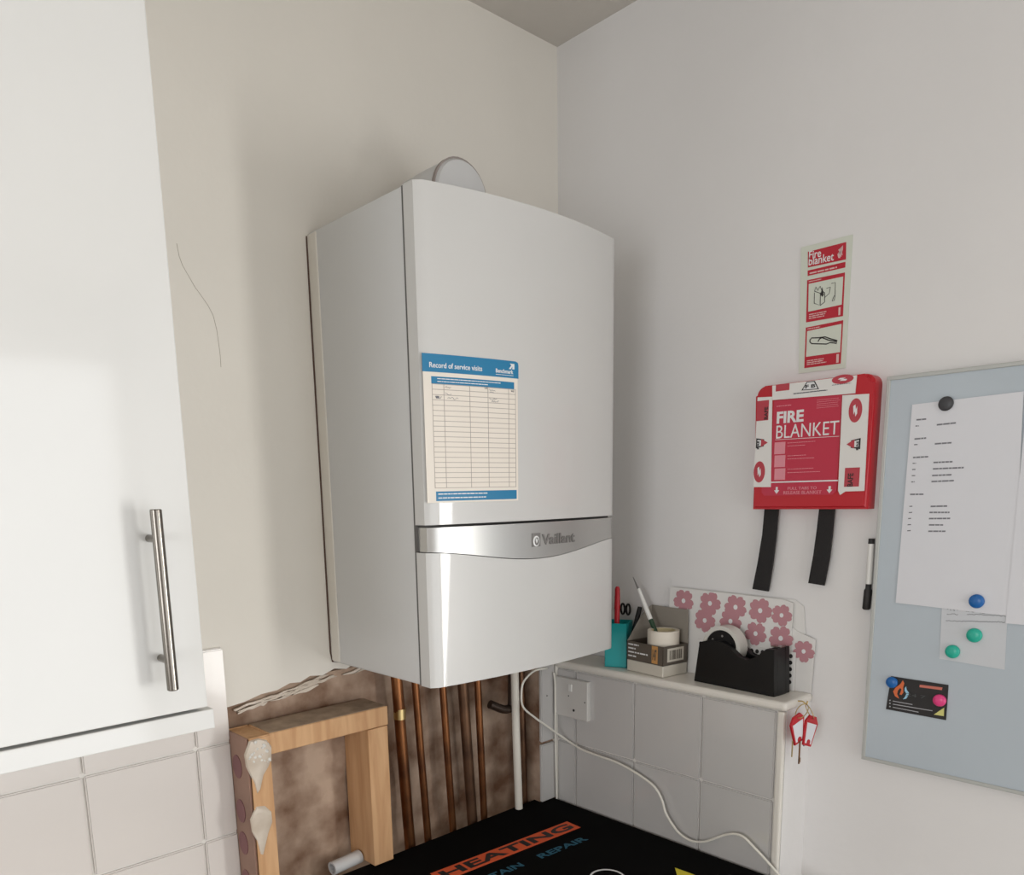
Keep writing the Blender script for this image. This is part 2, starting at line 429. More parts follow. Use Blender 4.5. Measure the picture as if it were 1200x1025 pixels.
MATR.text('lettering', 'MAINTAIN', -.345, -.090, .155, .017, PBLUE, mt, d=.0006, bold=.02)
# round badge and yellow triangle reaching in from the lower edge of the picture
bu, bv = MATP.uv(712, 1028.5)
mb = MB(); mb.ring(MATP.p(bu, bv, .0), (0, 0, 1), .032, .0285, .0006, 40)
MATP.shape(mb, [(bu+a*.01, bv+b*.01) for a, b in ((-1.6, .9), (-1.0, 1.5), (-.3, .8), (-.7, .2), (.3, -.8), (.9, -.4), (1.6, -1.1), (1.1, -1.7), (.2, -1.8), (-1.2, -.5))], 0, .0006)
mb.build('round_badge', PWHITE, mt)
mb = MB(); MATP.shape(mb, [MATP.uv(*q) for q in ((791, 1017), (813, 1025), (850, 1045), (801, 1052))], 0, .0006); mb.build('yellow_triangle', PYEL, mt)

# ------------------------------------------------------------------ timber frame
tf = empty('timber_frame', (-.07, -.036, ZW), 'rough pine frame with adhesive drips standing beside the copper pipes', 'frame')
YF = -.072
MB().box((-.166, YF, -.1175), (.068, .004, -.082), .0018, 2).build('top_rail', WOOD, tf)
MB().box((-.168, YF-.001, -.70), (-.1995, .004, -.084), .0018, 2).build('stud', WOOD, tf)
o = MB().box((.0235, YF, -.380), (.0665, .010, -.1185), .0018, 2).build('stud', WOOD, tf)
MB().box((-.163, YF+.003, -.0822), (.066, .003, -.0812)).build('dusty_top', mat('dusty_wood', (.42, .31, .22), .9, noise_amt=.35, nscale=30), tf, 'grey dusty top face of the rail')
MB().box((-.2045, YF+.004, -.70), (-.2005, .006, -.083), .001).build('side_board', mat('pink_brown_board', (.36, .22, .165), .8, noise_amt=.25), tf, 'pinkish brown board edge with dark adhesive blobs')
for z in (-.138, -.215, -.272, -.34):
    mb = MB(); mb.poly([(-.2046, -.030+.016*math.cos(a), z+.020*math.sin(a)) for a in [2*math.pi*i/16 for i in range(16)]], (-1, 0, 0), .0012)
    mb.build('adhesive_blob', BADH, tf)
# clear adhesive dripping down the front of the left stud
FP = Plane((0, YF-.001, 0), (1, 0, 0), (0, 0, 1), 'y', YF)
def drip(pts, d):
    b = MB(); uv = [FP.uv(*q) for q in pts]
    cu = sum(a for a, _ in uv)/len(uv); cv = sum(b_ for _, b_ in uv)/len(uv)
    N = len(uv); rings = []
    for f_, h in ((1, -.001), (.93, d*.6), (.7, d), (.35, d*1.1)):
        rings.append([b.bm.verts.new(FP.p(cu+(x-cu)*f_, cv+(y-cv)*f_, h)) for x, y in uv])
    for a, c in zip(rings, rings[1:]):
        for k in range(N): f = b.bm.faces.new((a[k], a[(k+1) % N], c[(k+1) % N], c[k])); f.smooth = True
    b.bm.faces.new(rings[-1]).smooth = True
    return b
drip([(292, 867), (302, 864), (312, 866), (318, 874), (318, 888), (314, 898), (308, 908), (304, 926), (301, 930), (298, 918), (293, 908), (288, 898), (286, 884)], .004).build('adhesive_drip', LUMP, tf)
drip([(300, 944), (310, 943), (318, 950), (319, 962), (314, 976), (308, 1002), (305, 1001), (301, 985), (295, 974), (293, 960)], .0025).build('adhesive_drip', LUMP, tf)
mb = MB(); rnd = random.Random(3)
for k in range(26):
    u, v = FP.uv(rnd.uniform(290, 316), rnd.uniform(868, 892)); mb.dome(FP.p(u, v, .0035), FP.N, rnd.uniform(.001, .003), .0016, 8, 3)
o = mb.build('adhesive_beads', mat('glossy_adhesive', (.70, .68, .64), .15), tf); o['kind'] = 'stuff'

# ------------------------------------------------------------------ pipes under the boiler
def pipe(name, P, r, m_, label, cat, group=None, n=14):
    o = MB().tube(P, r, n).build(name, m_); tag(o, label, cat, group); return o
def vpipe(x0, x1, y, r, m_, label, group='pipes between the boiler and the worktop'):
    root = empty('copper_pipe', (x1, y, -.7), label, 'pipe', group)
    MB().tube([(x1+(x1-x0)*.8, y, -.7), (x1, y, ZW), ((x0+x1)/2, y, -.2), (x0, y, -.001)], r, 16).build('tube', m_, root)
    return root
c1 = vpipe(.121, .138, -.026, .011, COPPER, 'thickest bright copper pipe, nearest to the timber frame')
MB().tube([(.1265, -.026, -.128), (.1272, -.026, -.108)], .0122, 16).build('solder_joint', BRASS, c1)
vpipe(.1635, .183, -.026, .0075, COPPER, 'thin reddish copper pipe second along from the timber frame')
vpipe(.231, .249, -.026, .0075, COPPER, 'thin copper pipe standing midway under the boiler front corner')
vpipe(.283, .303, -.026, .011, COPD, 'dull dark tarnished pipe in the middle of the row')
vpipe(.325, .337, -.026, .0075, COPPER, 'thin copper pipe just left of the dark elbow')
vpipe(.452, .458, -.026, .009, COPD, 'brown tarnished pipe between the white pipe and the tiled strip')
cp = pipe('condensate_pipe', [(.402, -.06, -.001), (.404, -.06, -.2), (.409, -.06, ZW+.001)], .0085, WPIPE, 'white plastic pipe dropping straight from boiler to worktop', 'pipe')
E1 = [pt(601, 800, 'y', -.045), pt(600, 822, 'y', -.045), pt(598, 829, 'y', -.045), pt(590, 831, 'y', -.043), pt(574, 825, 'y', -.035)]
E1[0].z = -.001
pipe('discharge_elbow', smooth_curve(E1, 4), .0092, mat('dark_brown_pipe', (.045, .028, .02), .4, metal=.4), 'dark brown elbow pipe bending left below the boiler', 'pipe')
e0, e1 = Vector((-.042, -.030, -.376)), Vector((.020, -.026, -.374))
stub = MB(); stub.ring(e0, e1-e0, .0125, .009, .062, 24)
stub = stub.build('stub_pipe', FLUE); tag(stub, 'short grey open-ended pipe lying low behind the right stud', 'pipe')

# ------------------------------------------------------------------ boiler
bo = empty('boiler', (.22, -.15, 0), 'white wall-hung boiler with silver band across its bowed front', 'boiler')
D0 = -.262
MB().box((.002, D0, .0), (.438, -.001, .72), .003, 2).build('casing', CASE, bo)
MB().box((.0, -.028, .003), (.44, .0, .717), .002, 2).build('back_rim', PLAST_L, bo)
def bow(x, z):
    t = max(0, min(1, x/.44)); k = .017+.010*max(0, min(1, z/.72))
    return k*(1-(2*t-1)**2)
def bowed(name, xa, xb, ztop, zbot, ya, yadd, m_, corner=.006, nseg=40, parent=bo, label=None):
    """curved plate from depth ya to the bowed front; ztop/zbot are functions of x"""
    b = bmesh.new(); prof = []
    for i in range(nseg+1):
        x = xa+(xb-xa)*i/nseg
        dx = min(x-xa, xb-x); rnd_ = corner*(1-math.sqrt(max(0, 1-(1-min(dx, corner)/corner)**2))) if corner else 0
        prof.append((x, rnd_))
    rows = []
    NZ = 12
    for x, rr in prof:
        z0, z1 = zbot(x), ztop(x); colm = []
        for j in range(NZ+1):
            z = z0+(z1-z0)*j/NZ
            colm.append(b.verts.new((x, -.2935-bow(x, z)-yadd+rr, z)))
        bk = [b.verts.new((x, ya, z0)), b.verts.new((x, ya, z1))]
        rows.append((colm, bk))
    for (c0, k0), (c1_, k1) in zip(rows, rows[1:]):
        for j in range(NZ): f = b.faces.new((c0[j], c1_[j], c1_[j+1], c0[j+1])); f.smooth = True
        b.faces.new((c0[0], k0[0], k1[0], c1_[0])); b.faces.new((c0[-1], c1_[-1], k1[1], k0[1])); b.faces.new((k0[0], k0[1], k1[1], k1[0]))
    for c0, k0 in (rows[0], rows[-1]): b.faces.new(c0+[k0[1], k0[0]])
    bmesh.ops.recalc_face_normals(b, faces=b.faces[:])
    me = bpy.data.meshes.new(name); b.to_mesh(me); b.free()
    return link(name, me, parent, m_, label)
zt = lambda x: .2455
def zb(x):
    t = x/.44
    return .2085-.022*max(0, math.sin(math.pi*min(1, max(0, t)))**1.6)
bowed('front_cover', .0005, .4395, lambda x: .7195, lambda x: .2485, -.265, 0, FRONT)
bowed('lower_panel', .0005, .4395, lambda x: zb(x)-.0012, lambda x: .0, -.265, 0, FRONT)
bowed('silver_band', .004, .4365, lambda x: .2445, zb, -.265, .0015, SILV, corner=.008)
MB().box((.006, D0-.02, .17), (.434, D0-.001, .26)).build('band_recess', SEAM, bo)
mb = MB(); mb.box((.0012, -.2665, .001), (.4388, -.2605, .719)); mb.build('casing_seam', SEAM, bo)
BF = Plane((0, -.2935, 0), (1, 0, 0), (0, 0, 1), 'y', -.305, warp=lambda q: Vector((q.x, q.y-bow(q.x, q.z)-.0015, q.z)))
# emblem and raised lettering on the band
BF.text('raised_lettering', 'Vaillant', .222, .2075, .084, .0175, SILVD, bo, d=.0016, bold=.02)
em = MB(); BF.rect(em, .1985, .2055, .218, .2275, 0, .0012); em = em.build('emblem', SILVD, bo)
mb = MB()
n = 20; a_ = [mb.bm.verts.new(BF.p(.2083+.0075*math.cos(t), .2145+.0088*math.sin(t), .0012)) for t in [2*math.pi*k/n for k in range(n)]]
b_ = [mb.bm.verts.new(BF.p(.2083+.0052*math.cos(t), .2143+.0064*math.sin(t), .0022)) for t in [2*math.pi*k/n for k in range(n)]]
for k in range(n): mb.bm.faces.new((a_[k], a_[(k+1) % n], b_[(k+1) % n], b_[k]))
BF.shape(mb, [(.2062, .2150), (.2082, .2110), (.2112, .2165), (.2105, .2190), (.2084, .2140), (.2072, .2195), (.2058, .2185)], .001, .0024)
mb.build('emblem_figure', PWHITE, em)
# service record sticker
BS = Plane((0, -.2935, 0), (1, 0, 0), (0, 0, 1), 'y', -.303, warp=lambda q: Vector((q.x, q.y-bow(q.x, q.z), q.z)))
mb = MB(); BS.rect(mb, .002, .281, .170, .4905, .0002, .0006)
st = mb.build('service_sticker', STKC, bo, 'cream and blue service record sticker')
mb = MB(); BS.rect(mb, .001, .4665, .1655, .4915, .0004, .0009)
BS.shape(mb, [(.1655, .4665), (.1715, .4665), (.1715, .4865), (.1700, .490), (.1655, .4915)], .0004, .0009); mb.build('blue_band', STKB, st)
mb = MB(); BS.rect(mb, .0145, .4505, .1625, .4605, .0004, .0009); mb.build('blue_band', STKB, st)
mb = MB(); BS.rect(mb, .0165, .2835, .1665, .2975, .0004, .0009); mb.build('blue_band', STKB, st)
BS.text('sticker_lettering', 'Record of service visits', .012, .4725, .089, .0075, PWHITE, st, d=.0012, bold=.01)
BS.text('sticker_lettering', 'Benchmark', .1265, .4725, .034, .006, PWHITE, st, d=.0012, bold=.02)
mb = MB(); BS.shape(mb, [(.152, .4795), (.156, .4795), (.159, .484), (.159, .4795), (.163, .4795), (.163, .4875), (.154, .4875), (.157, .485)], .0008, .0012)
BS.lines(mb, .024, .4518, .155, .4595, 2, .0012, .0008, .0012, .6, 5)
BS.lines(mb, .020, .285, .110, .2965, 2, .0016, .0008, .0012, .9, 6)
BS.lines(mb, .1265, .469, .161, .471, 1, .0008, .0008, .0012, .95, 6)
mb.build('fine_print', PWHITE, st)['kind'] = 'stuff'
mb = MB()
for i in range(21):
    z = .450-.1475*i/20; BS.rect(mb, .0150, z-.0004, .1655, z+.0004, .0004, .0009)
for x in (.0150, .0340, .0780, .1110, .1510, .1648): BS.rect(mb, x, .3025, x+.0008, .4505, .0004, .0009)
mb.build('ruled_table', mat('print_brown_grey', (.42, .37, .34), .7), st)
mb = MB(); rnd = random.Random(11)
for (x, z, w) in ((.036, .446, .010), (.105, .449, .006), (.113, .447, .012), (.114, .443, .009), (.036, .4365, .010), (.040, .431, .018), (.020, .4315, .010), (.114, .434, .014), (.118, .4305, .013), (.156, .447, .006)):
    P = [BS.p(x+w*k/8, z+rnd.uniform(-.0018, .0018), .0009) for k in range(9)]; mb.tube(P, .0003, 4)
mb.box(BS.p(.021, .430, .0005)-Vector((0, .0006, 0)), BS.p(.027, .4335, .0005)+Vector((0, 0, 0)))
mb.build('handwriting', PGREY, st)['kind'] = 'stuff'
# flue elbow rising from the top and running back into the wall
mb = MB()
fy = [(.0, .046), (-.055, .0555), (-.10, .0565), (-.158, .0565), (-.165, .052), (-.168, .040), (-.170, .015)]
mb.tube([(.2, y, .776) for y, _ in fy], [r for _, r in fy], 36)
mb.build('flue_elbow', FLUE, bo)
mb = MB(); mb.ring((.2, -.154, .776), (0, -1, 0), .058, .05, .006, 36)
mb.build('flue_seal', mat('seal_brown', (.30, .26, .24), .6), bo)
mb = MB()
mb.tube([Vector((-.0005, -.001, .715)), Vector((-.0012, -.001, .6)), Vector((-.001, -.001, .3)), Vector((-.0016, -.001, .02)), Vector((.001, -.002, .001)), Vector((.012, -.003, -.0015))], .0014, 6)
mb.build('wall_gap_line', mat('gap_line_dark', (.10, .055, .04), .7), bo)  # thin dark line along the gap between boiler and wall

# ------------------------------------------------------------------ wall cabinet on the left
YD = -.36
kc = empty('wall_cabinet', (-.6, -.18, .036), 'gloss white kitchen wall cabinet with steel bar handle left of boiler', 'cabinet')
XC = -.377
MB().box((-1.0, YD+.019, .060), (XC-.004, -.0095, 1.18), .001).build('carcass', CARC, kc)
dr = MB().box((-.98, YD, .0605), (XC, YD+.0185, 1.17), .0015, 2).build('door', GLOSS, kc)
MB().box((-1.0, YD-.001, .0345), (XC+.006, YD+.05, .0575), .0012, 2).build('bottom_rail', GLOSS, kc)
hz0, hz1, hx, hy = .0935, .2845, (pt(192.5, 702, 'y', YD-.027)).x, YD-.027
mb = MB(); mb.tube([(hx, hy, hz0), (hx, hy, hz0+.001), (hx, hy, hz1-.001), (hx, hy, hz1)], [.0052, .006, .006, .0052], 20)
for z in (.125, .254): mb.tube([(hx, hy, z), (hx, YD+.001, z)], .0042, 14)
mb.build('handle', STEEL, dr)

# ------------------------------------------------------------------ power socket on the tiles
SK = Plane((XD-.009, 0, 0), (0, -1, 0), (0, 0, 1), 'x', XD-.018)
so = empty('power_socket', (XD-.009, -.125, -.187), 'white double plug socket with screw holes on the grey tiles', 'socket')
sy0, sy1, sz0, sz1 = .079, .1725, -.187, -.101
mb = MB(); mb.box((XD-.020, -sy1, sz0), (XD-.0085, -sy0, sz1), .002, 2); mb.build('faceplate', SOCK, so)
SK.O.x = XD-.020
mb = MB(); mb.box((XD-.0225, -.130, -.128), (XD-.0195, -.121, -.112), .001); mb.build('switch', WHITE, so)
mb = MB()
for (u, v, r) in ((667, 815, .0016), (686, 823, .0016), (673, 832, .003)):
    a, b = SK.uv(u, v); SK.ell(mb, a, b, r, r, 0, .0003, 12)
mb.build('pin_hole', PBLACK, so)['kind'] = 'stuff'

# ------------------------------------------------------------------ white cable
cb = [pt(*q, 'y', -.10) for q in ((655, 786), (640, 783), (626, 786), (614, 798), (611, 812), (613, 828), (626, 840), (640, 850))]
cb += [pt(*q, 'x', .504) for q in ((660, 864), (680, 877), (700, 885), (720, 892), (738, 901), (755, 912), (768, 923), (776, 938), (780, 952), (788, 966), (797, 977), (810, 985), (825, 986), (838, 982), (850, 978), (862, 977), (872, 981), (884, 993), (898, 1008), (912, 1024), (922, 1034))]
cb[0] = Vector((cb[0].x, -.06, cb[0].z-.002))
cc = MB().tube(smooth_curve(cb, 5), .0022, 8).build('power_cable', CABLE); tag(cc, 'thin white cable looping from behind the boiler across the tiles', 'cable')
c2 = MB().tube(smooth_curve([(.500, -.082, -.092), (.5035, -.082, -.12), (.504, -.0815, -.2), (.5045, -.082, -.3), (.506, -.083, -.383)], 4), .0019, 8).build('vertical_cable', CABLE)
tag(c2, 'pale cable running straight down the narrow tiled strip', 'cable')

# ------------------------------------------------------------------ things on the ledge
def frame(fl, fr, depth):
    """local frame: U along the front edge (from the corner outwards), N pointing away from the wall"""
    fl = Vector((*fl, ZL)); fr = Vector((*fr, ZL)); U = (fr-fl).normalized(); V = Vector((0, 0, 1))
    return fl, U, U.cross(V), (fr-fl).length
def mtx(O, U, B):
    M = Matrix.Identity(4)
    for i, c in enumerate((U, B, Vector((0, 0, 1)))):
        for j in range(3): M[j][i] = c[j]
    M.translation = O; return M
# teal pen box
O, U, N, w = frame((.560, -.135), (.545, -.190), .05); B = -N
tb = empty('teal_pen_box', O+U*.03+B*.025, 'teal cardboard pen box beside the boiler corner', 'box')
mb = MB(); 
TW, TD, TH, t_ = .046, .055, .092, .0015
M = mtx(Vector((.531, -.197, ZL)), Vector((.42, -.907, 0)).normalized(), Vector((.907, .42, 0)).normalized())
for a, b in (((0, 0, 0), (TW, t_, TH)), ((0, TD-t_, 0), (TW, TD, TH)), ((0, 0, 0), (t_, TD, TH)), ((TW-t_, 0, 0), (TW, TD, TH)), ((0, 0, 0), (TW, TD, t_))): mb.box(a, b, M=M)
mb.build('box_shell', TEAL, tb)
def L(x, y, z): return M @ Vector((x, y, z))
rp = empty('red_marker', L(.022, .012, .003), 'red pen sticking up out of the teal box', 'pen')
P0, P1 = L(.022, .012, .003), pt(723.5, 687, 'x', .553)
MB().tube([P0, P0.lerp(P1, .72)], .0055, 12).build('barrel', RED, rp)
MB().tube([P0.lerp(P1, .72), P0.lerp(P1, .97), P1], [.0062, .0052, .003], 12).build('cap', RED, rp)
P0, P1 = L(.040, .02, .003), pt(750, 711, 'x', .585)
bp_ = empty('black_marker', P0, 'black pen leaning right out of the teal box', 'pen')
MB().tube([P0, P0.lerp(P1, .8)], .0050, 12).build('barrel', BLACKP, bp_)
MB().tube([P0.lerp(P1, .8), P1], [.0052, .0045], 12).build('cap', BLACKR, bp_)
P0 = L(.034, .032, .003); P1 = pt(733, 708, 'x', .590)
sc = empty('scissors', P0, 'black-handled scissors standing in the teal box', 'scissors')
MB().tube([P0, P0.lerp(P1, .6)], [.002, .005], 8).build('blade', STEEL, sc)
cdir = (P1-P0).normalized()
mb = MB()
for off in (-.007, .007):
    cc_ = P1+Vector((0, off, -.01)); R_ = [cc_+Vector((.3*0.006*math.cos(t), .0065*math.cos(t), .011*math.sin(t))) for t in [2*math.pi*k/16 for k in range(17)]]
    mb.tube(R_, .0022, 8)
mb.build('handle', BLACKP, sc)

# lower cream box and open carton on it
O, U, N, w = frame((.536, -.2505), (.5235, -.3465), .08); B = -N; M = mtx(O, U, B)
lb = MB().box((0, 0, .0003), (w, .070, .0235), .002, 2, M=M).build('cream_box', CREAM); tag(lb, 'flat cream box under the open grey-brown carton', 'box')
ct = empty('open_carton', O+Vector((0, 0, .024)), 'grey-brown open carton with raised flap holding a tape roll', 'box')
mb = MB(); h0, h1 = .0238, .0615
for a, b in (((0, 0, h0), (w, .0012, h1)), ((0, .0688, h0), (w, .070, h1)), ((0, 0, h0), (.0012, .070, h1)), ((w-.0012, 0, h0), (w, .070, h1)), ((0, 0, h0), (w, .070, h0+.0012))): mb.box(a, b, M=M)
mb.build('carton_body', CARD, ct)
# raised lid flap at the back and curved side flap
mb = MB(); mb.box((0, .0690, h1-.002), (w, .0700, h1+.066), .0004, M=M); mb.build('lid_flap', CARDI, ct)
mb = MB()
P = [(-.001, .079), (-.001, .078)]
out = [(0.069, h1), (0.069, h1+.066), (.056, h1+.060), (.038, h1+.046), (.022, h1+.026), (.006, h1+.006), (.000, h1)]
mb.poly([M @ Vector((0, y, z)) for y, z in out], M.to_3x3() @ Vector((1, 0, 0)), .0012)
mb.build('side_flap', CARDI, ct)
CP = Plane(O+N*.0001, U, (0, 0, 1))
mb = MB(); CP.rect(mb, w*.70, h0+.002, w*.86, h1-.001, 0, .0004); mb.build('amber_stripe', AMBER, ct)
mb = MB()
for i, l_ in enumerate((.30, .22, .55, .24)):
    z = h1-.006-.0078*i; CP.lines(mb, w*.04, z-.002, w*(.04+l_), z+.002, 1, .0028, 0, .0004, .95, i)
mb.build('carton_print', PWHITE, ct)['kind'] = 'stuff'
CP.text('carton_lettering', '147', w*.725, h0+.008, w*.11, .022, CARD, ct, d=.0008, bold=.03)
CE = Plane(O+U*w+U*.0001, B, (0, 0, 1))
mb = MB(); CE.rect(mb, .012, h0+.006, .058, h1-.005, 0, .0004); bl = mb.build('barcode_label', CREAM, ct)
mb = MB(); rnd = random.Random(2); x = .018
while x < .052:
    ww = rnd.choice((.0008, .0015, .0022)); CE.rect(mb, x, h0+.010, x+ww, h1-.009, .0003, .0007); x += ww+rnd.choice((.001, .0018))
mb.build('bars', CARD, bl)['kind'] = 'stuff'
# masking tape roll in the carton
rc = M @ Vector((w*.66, .036, h1-.020))
tr = empty('masking_tape_roll', rc, 'cream masking tape roll lying in the open carton', 'tape')
MB().ring(rc, (0, 0, 1), .031, .024, .046, 36).build('tape_roll', ROLL, tr)
MB().ring(rc+Vector((0, 0, .001)), (0, 0, 1), .0238, .022, .0445, 32).build('cardboard_core', ROLLT, tr)
# white pen in the roll
P0 = rc+Vector((.0, .004, .012)); P1 = pt(748, 690, 'x', .575); P2 = pt(742, 676, 'x', .577); dd = (P1-P0)
wp = empty('white_brush_pen', P0, 'white slim pen with green collar leaning out of the tape roll', 'pen')
MB().tube([P0, P0.lerp(P1, .46)], .0048, 12).build('collar', GREEN, wp)
MB().tube([P0.lerp(P1, .46), P0.lerp(P1, .5), P1], [.0044, .005, .0042], 12).build('barrel', WHITE, wp)
MB().tube([P1, P1+(P2-P1)*1.0], [.0022, .0008], 8).build('tip', SILVD, wp)

# tape dispenser
O, U, N, w = frame((.5455, -.402), (.5355, -.572), .06); B = -N; M = mtx(O, U, B)
td = empty('tape_dispenser', O+U*.08+B*.03, 'black desk tape dispenser with a roll on the ledge', 'tape dispenser')
dep = .050
side = [(0, 0), (.168, 0), (.166, .030), (.163, .079), (.150, .0785), (.140, .076), (.128, .066), (.112, .060), (.098, .059), (.090, .060), (.080, .066), (.070, .078), (.058, .088), (.040, .092), (.024, .088), (.012, .075), (.008, .062)]
def side_poly(pts, y0, y1, name, m_, bev=.003, parent=td):
    b = bmesh.new()
    a = [b.verts.new((x, y0, z)) for x, z in pts]; c = [b.verts.new((x, y1, z)) for x, z in pts]; n_ = len(pts)
    b.faces.new(a[::-1]); b.faces.new(c)
    for i in range(n_): b.faces.new((a[i], a[(i+1) % n_], c[(i+1) % n_], c[i]))
    if bev: bmesh.ops.bevel(b, geom=b.edges[:], offset=bev, segments=2, affect='EDGES')
    b.transform(M); bmesh.ops.recalc_face_normals(b, faces=b.faces[:])
    me = bpy.data.meshes.new(name); b.to_mesh(me); b.free()
    return link(name, me, parent, m_)
side_poly([(x, z+.0003) for x, z in [(0, 0), (.168, 0), (.166, .030), (.163, .0845), (.152, .084), (.143, .074), (.130, .071), (.126, .058), (.098, .050), (.070, .062), (.012, .066), (.009, .055)]], .0128, dep-.0128, 'body_core', BLACKP, 0)
side_poly([(0, .0003), (.168, .0003), (.166, .030), (.1635, .084), (.148, .083), (.138, .072), (.125, .062), (.110, .057), (.095, .060), (.082, .070), (.070, .080), (.052, .084), (.03, .083), (.010, .077)], 0, .013, 'side_cheek', BLACKP, .0008)
side_poly([(0, .0003), (.168, .0003), (.166, .030), (.1635, .084), (.148, .083), (.138, .072), (.125, .062), (.110, .057), (.095, .060), (.082, .070), (.070, .080), (.052, .084), (.03, .083), (.010, .077)], dep-.013, dep, 'side_cheek', BLACKP, .0008)
wc = M @ Vector((.048, .0125, .070))
hub = MB().ring(wc, B, .031, .008, .027, 40).build('reel_hub', BLACKP, td)
MB().ring(wc+B*.001, B, .0400, .0325, .025, 48).build('tape_roll', TAPEC, td)
mb = MB()
for k in range(6):
    a = math.pi*2*k/6+.4; c_ = wc+U*(.022*math.cos(a))+Vector((0, 0, .022*math.sin(a))); mb.dome(c_, N, .0022, .0008, 10, 3)
mb.build('reel_stud', SILVD, hub)['kind'] = 'stuff'
mb = MB(); mb.box((.146, .018, .0845), (.165, dep-.018, .0865), .0004, M=M)
mb.build('cutter', STEEL, td)

# polka dot tray behind the dispenser
DP = Plane((.588, -.365, ZL), (.02, -1, 0), (0, 0, 1), 'x', .588)
dc = empty('dotted_card', (.588, -.48, ZL), 'white card with black dots upright behind the tape dispenser', 'card')
mb = MB(); mb.box((.5972, -.574, ZL+.0003), (.5990, -.374, .004), .0004); mb.build('card_sheet', FLB, dc)
DPp = Plane((.5971, 0, 0), (0, -1, 0), (0, 0, 1), 'x', .588)
mb = MB(); iy = 0
for i in range(18):
    for j in range(5):
        DPp.ell(mb, .382+.0108*i, -.051+.0118*j, .0036, .0040, 0, .0003, 10)
mb.build('black_dots', PBLACK, dc)['kind'] = 'stuff'
# floral folder leaning on the wall
fo = empty('floral_folder', (.60, -.45, ZL), 'pale paper folder with dusty pink flowers leaning on the wall', 'folder')
mb = MB()
mb.poly([(.6003, -.306, ZL+.0004), (.6003, -.563, ZL+.0004), (.6003, -.563, .091), (.6003, -.545, .0955), (.6003, -.42, .099), (.6003, -.306, .1015)], (1, 0, 0), .002); mb.build('front_sheet', FLB, fo)
mb = MB(); mb.poly([(.6030, -.563, ZL+.0004), (.6030, -.602, ZL+.0004), (.6030, -.6055, .030), (.6030, -.575, .040), (.6030, -.563, .046)], (1, 0, 0), .002)
mb.build('end_sheet', FLB, fo)
mb = MB(); mb.poly([(.6065, -.40, ZL+.0004), (.6065, -.578, ZL+.0004), (.6065, -.585, .040), (.6065, -.580, .085), (.6065, -.565, .096), (.6065, -.40, .1)], (1, 0, 0), .0015)
mb.build('back_sheet', FLB, fo)
FPn = Plane((.6002, 0, 0), (0, -1, 0), (0, 0, 1), 'x', .597)
def flower(mb, mc, u, v, r, PL, seed, cut=9):
    rd = random.Random(seed); n = 80; P = []; ph = rd.uniform(0, 1.2)
    for k in range(n):
        a = 2*math.pi*k/n; q = abs(math.cos(2.5*a+ph)); rr = r*(.58+.42*q**.45)*(1-.10*max(0, (q-.94)/.06))
        P.append((u+rr*math.cos(a), min(v+rr*math.sin(a), cut)))
    PL.shape(mb, P, 0, .0003)
    PL.ell(mc, u, v, r*.18, r*.20, .0003, .0005, 10)
FP2 = Plane((.6029, 0, 0), (0, -1, 0), (0, 0, 1), 'x', .603)
for i, (u, v, rf, PLn) in enumerate(((800, 704, .0240, FPn), (831, 707, .0240, FPn), (861, 711.5, .0240, FPn), (890, 715.5, .0240, FPn), (825, 727, .0240, FPn), (855, 728, .0240, FPn), (884.5, 742.5, .0228, FPn), (914, 748, .0240, FPn), (915, 721, .0205, FPn), (942, 763, .0205, FP2))):
    mb, mc = MB(), MB(); a, b = PLn.uv(u, v); z_ = Plane(PLn.O+PLn.N*(.00012*(i % 5)), PLn.U, PLn.V)
    flower(mb, mc, a, b, rf, z_, i, .097)
    mc.build('flower_centre', PWHITE, mb.build('printed_flower', FLW, fo))

# ------------------------------------------------------------------ key tags hanging at the ledge end
hk = MB()
hp = pt(939, 822, 'y', -.609)
hk.tube(smooth_curve([(hp.x, -.603, hp.z), (hp.x, -.612, hp.z+.001), (hp.x, -.618, hp.z-.003), (hp.x, -.620, hp.z+.003)], 4), .0013, 8)
tag(hk.build('cup_hook', BRASS), 'small brass hook screwed into the end of the ledge', 'hook')
def key_tag(c, rot, y, label):
    """red-rimmed tag with a white paper insert hanging by a ring"""
    r = empty('key_tag', Vector((c.x, y, c.z)), label, 'key tag', 'red key tags on the hook')
    U_ = Vector((math.cos(rot), -.10, math.sin(rot))).normalized(); V_ = Vector((-math.sin(rot), 0, math.cos(rot)))
    T = Plane((c.x, y, c.z), U_, V_)
    out = [(-.012, -.029), (.012, -.029), (.0195, .012), (.010, .023), (-.010, .023), (-.0195, .012)]
    inn = [(-.0095, -.025), (.0095, -.025), (.0150, .010), (-.0150, .010)]
    b = MB(); T.shape(b, out, -.0018, .0014); b.build('rim', RED, r)
    b = MB(); T.shape(b, inn, .0013, .0019); b.build('paper_insert', PAPER, r)
    b = MB(); T.ell(b, 0, -.0225, .005, .005, .0015, .0026, 14); b.build('thumb_catch', RED, r)
    top = T.p(0, .0185, .001); hook = Vector((hp.x, -.6185, hp.z-.003)); 
    b = MB(); mid = (top+hook)/2; R_ = (top-hook).length/2; d_ = (top-hook).normalized(); s_ = Vector((0, 1, 0))
    b.tube([mid+d_*(R_*math.cos(t))+(s_*.8+Vector((.6, 0, 0))).normalized()*(R_*.7*math.sin(t)) for t in [2*math.pi*k/18 for k in range(19)]], .0008, 6)
    b.build('split_ring', BRASS, r)
    return r, T
ka, kb_ = pt(934.5, 852, 'y', -.622), pt(948.5, 854, 'y', -.628)
r1, T1 = key_tag(ka, math.radians(14), -.622, 'red key tag behind, showing a creased insert')
r2, T2 = key_tag(kb_, math.radians(-20), -.629, 'red key tag in front, tilted with clean white insert')
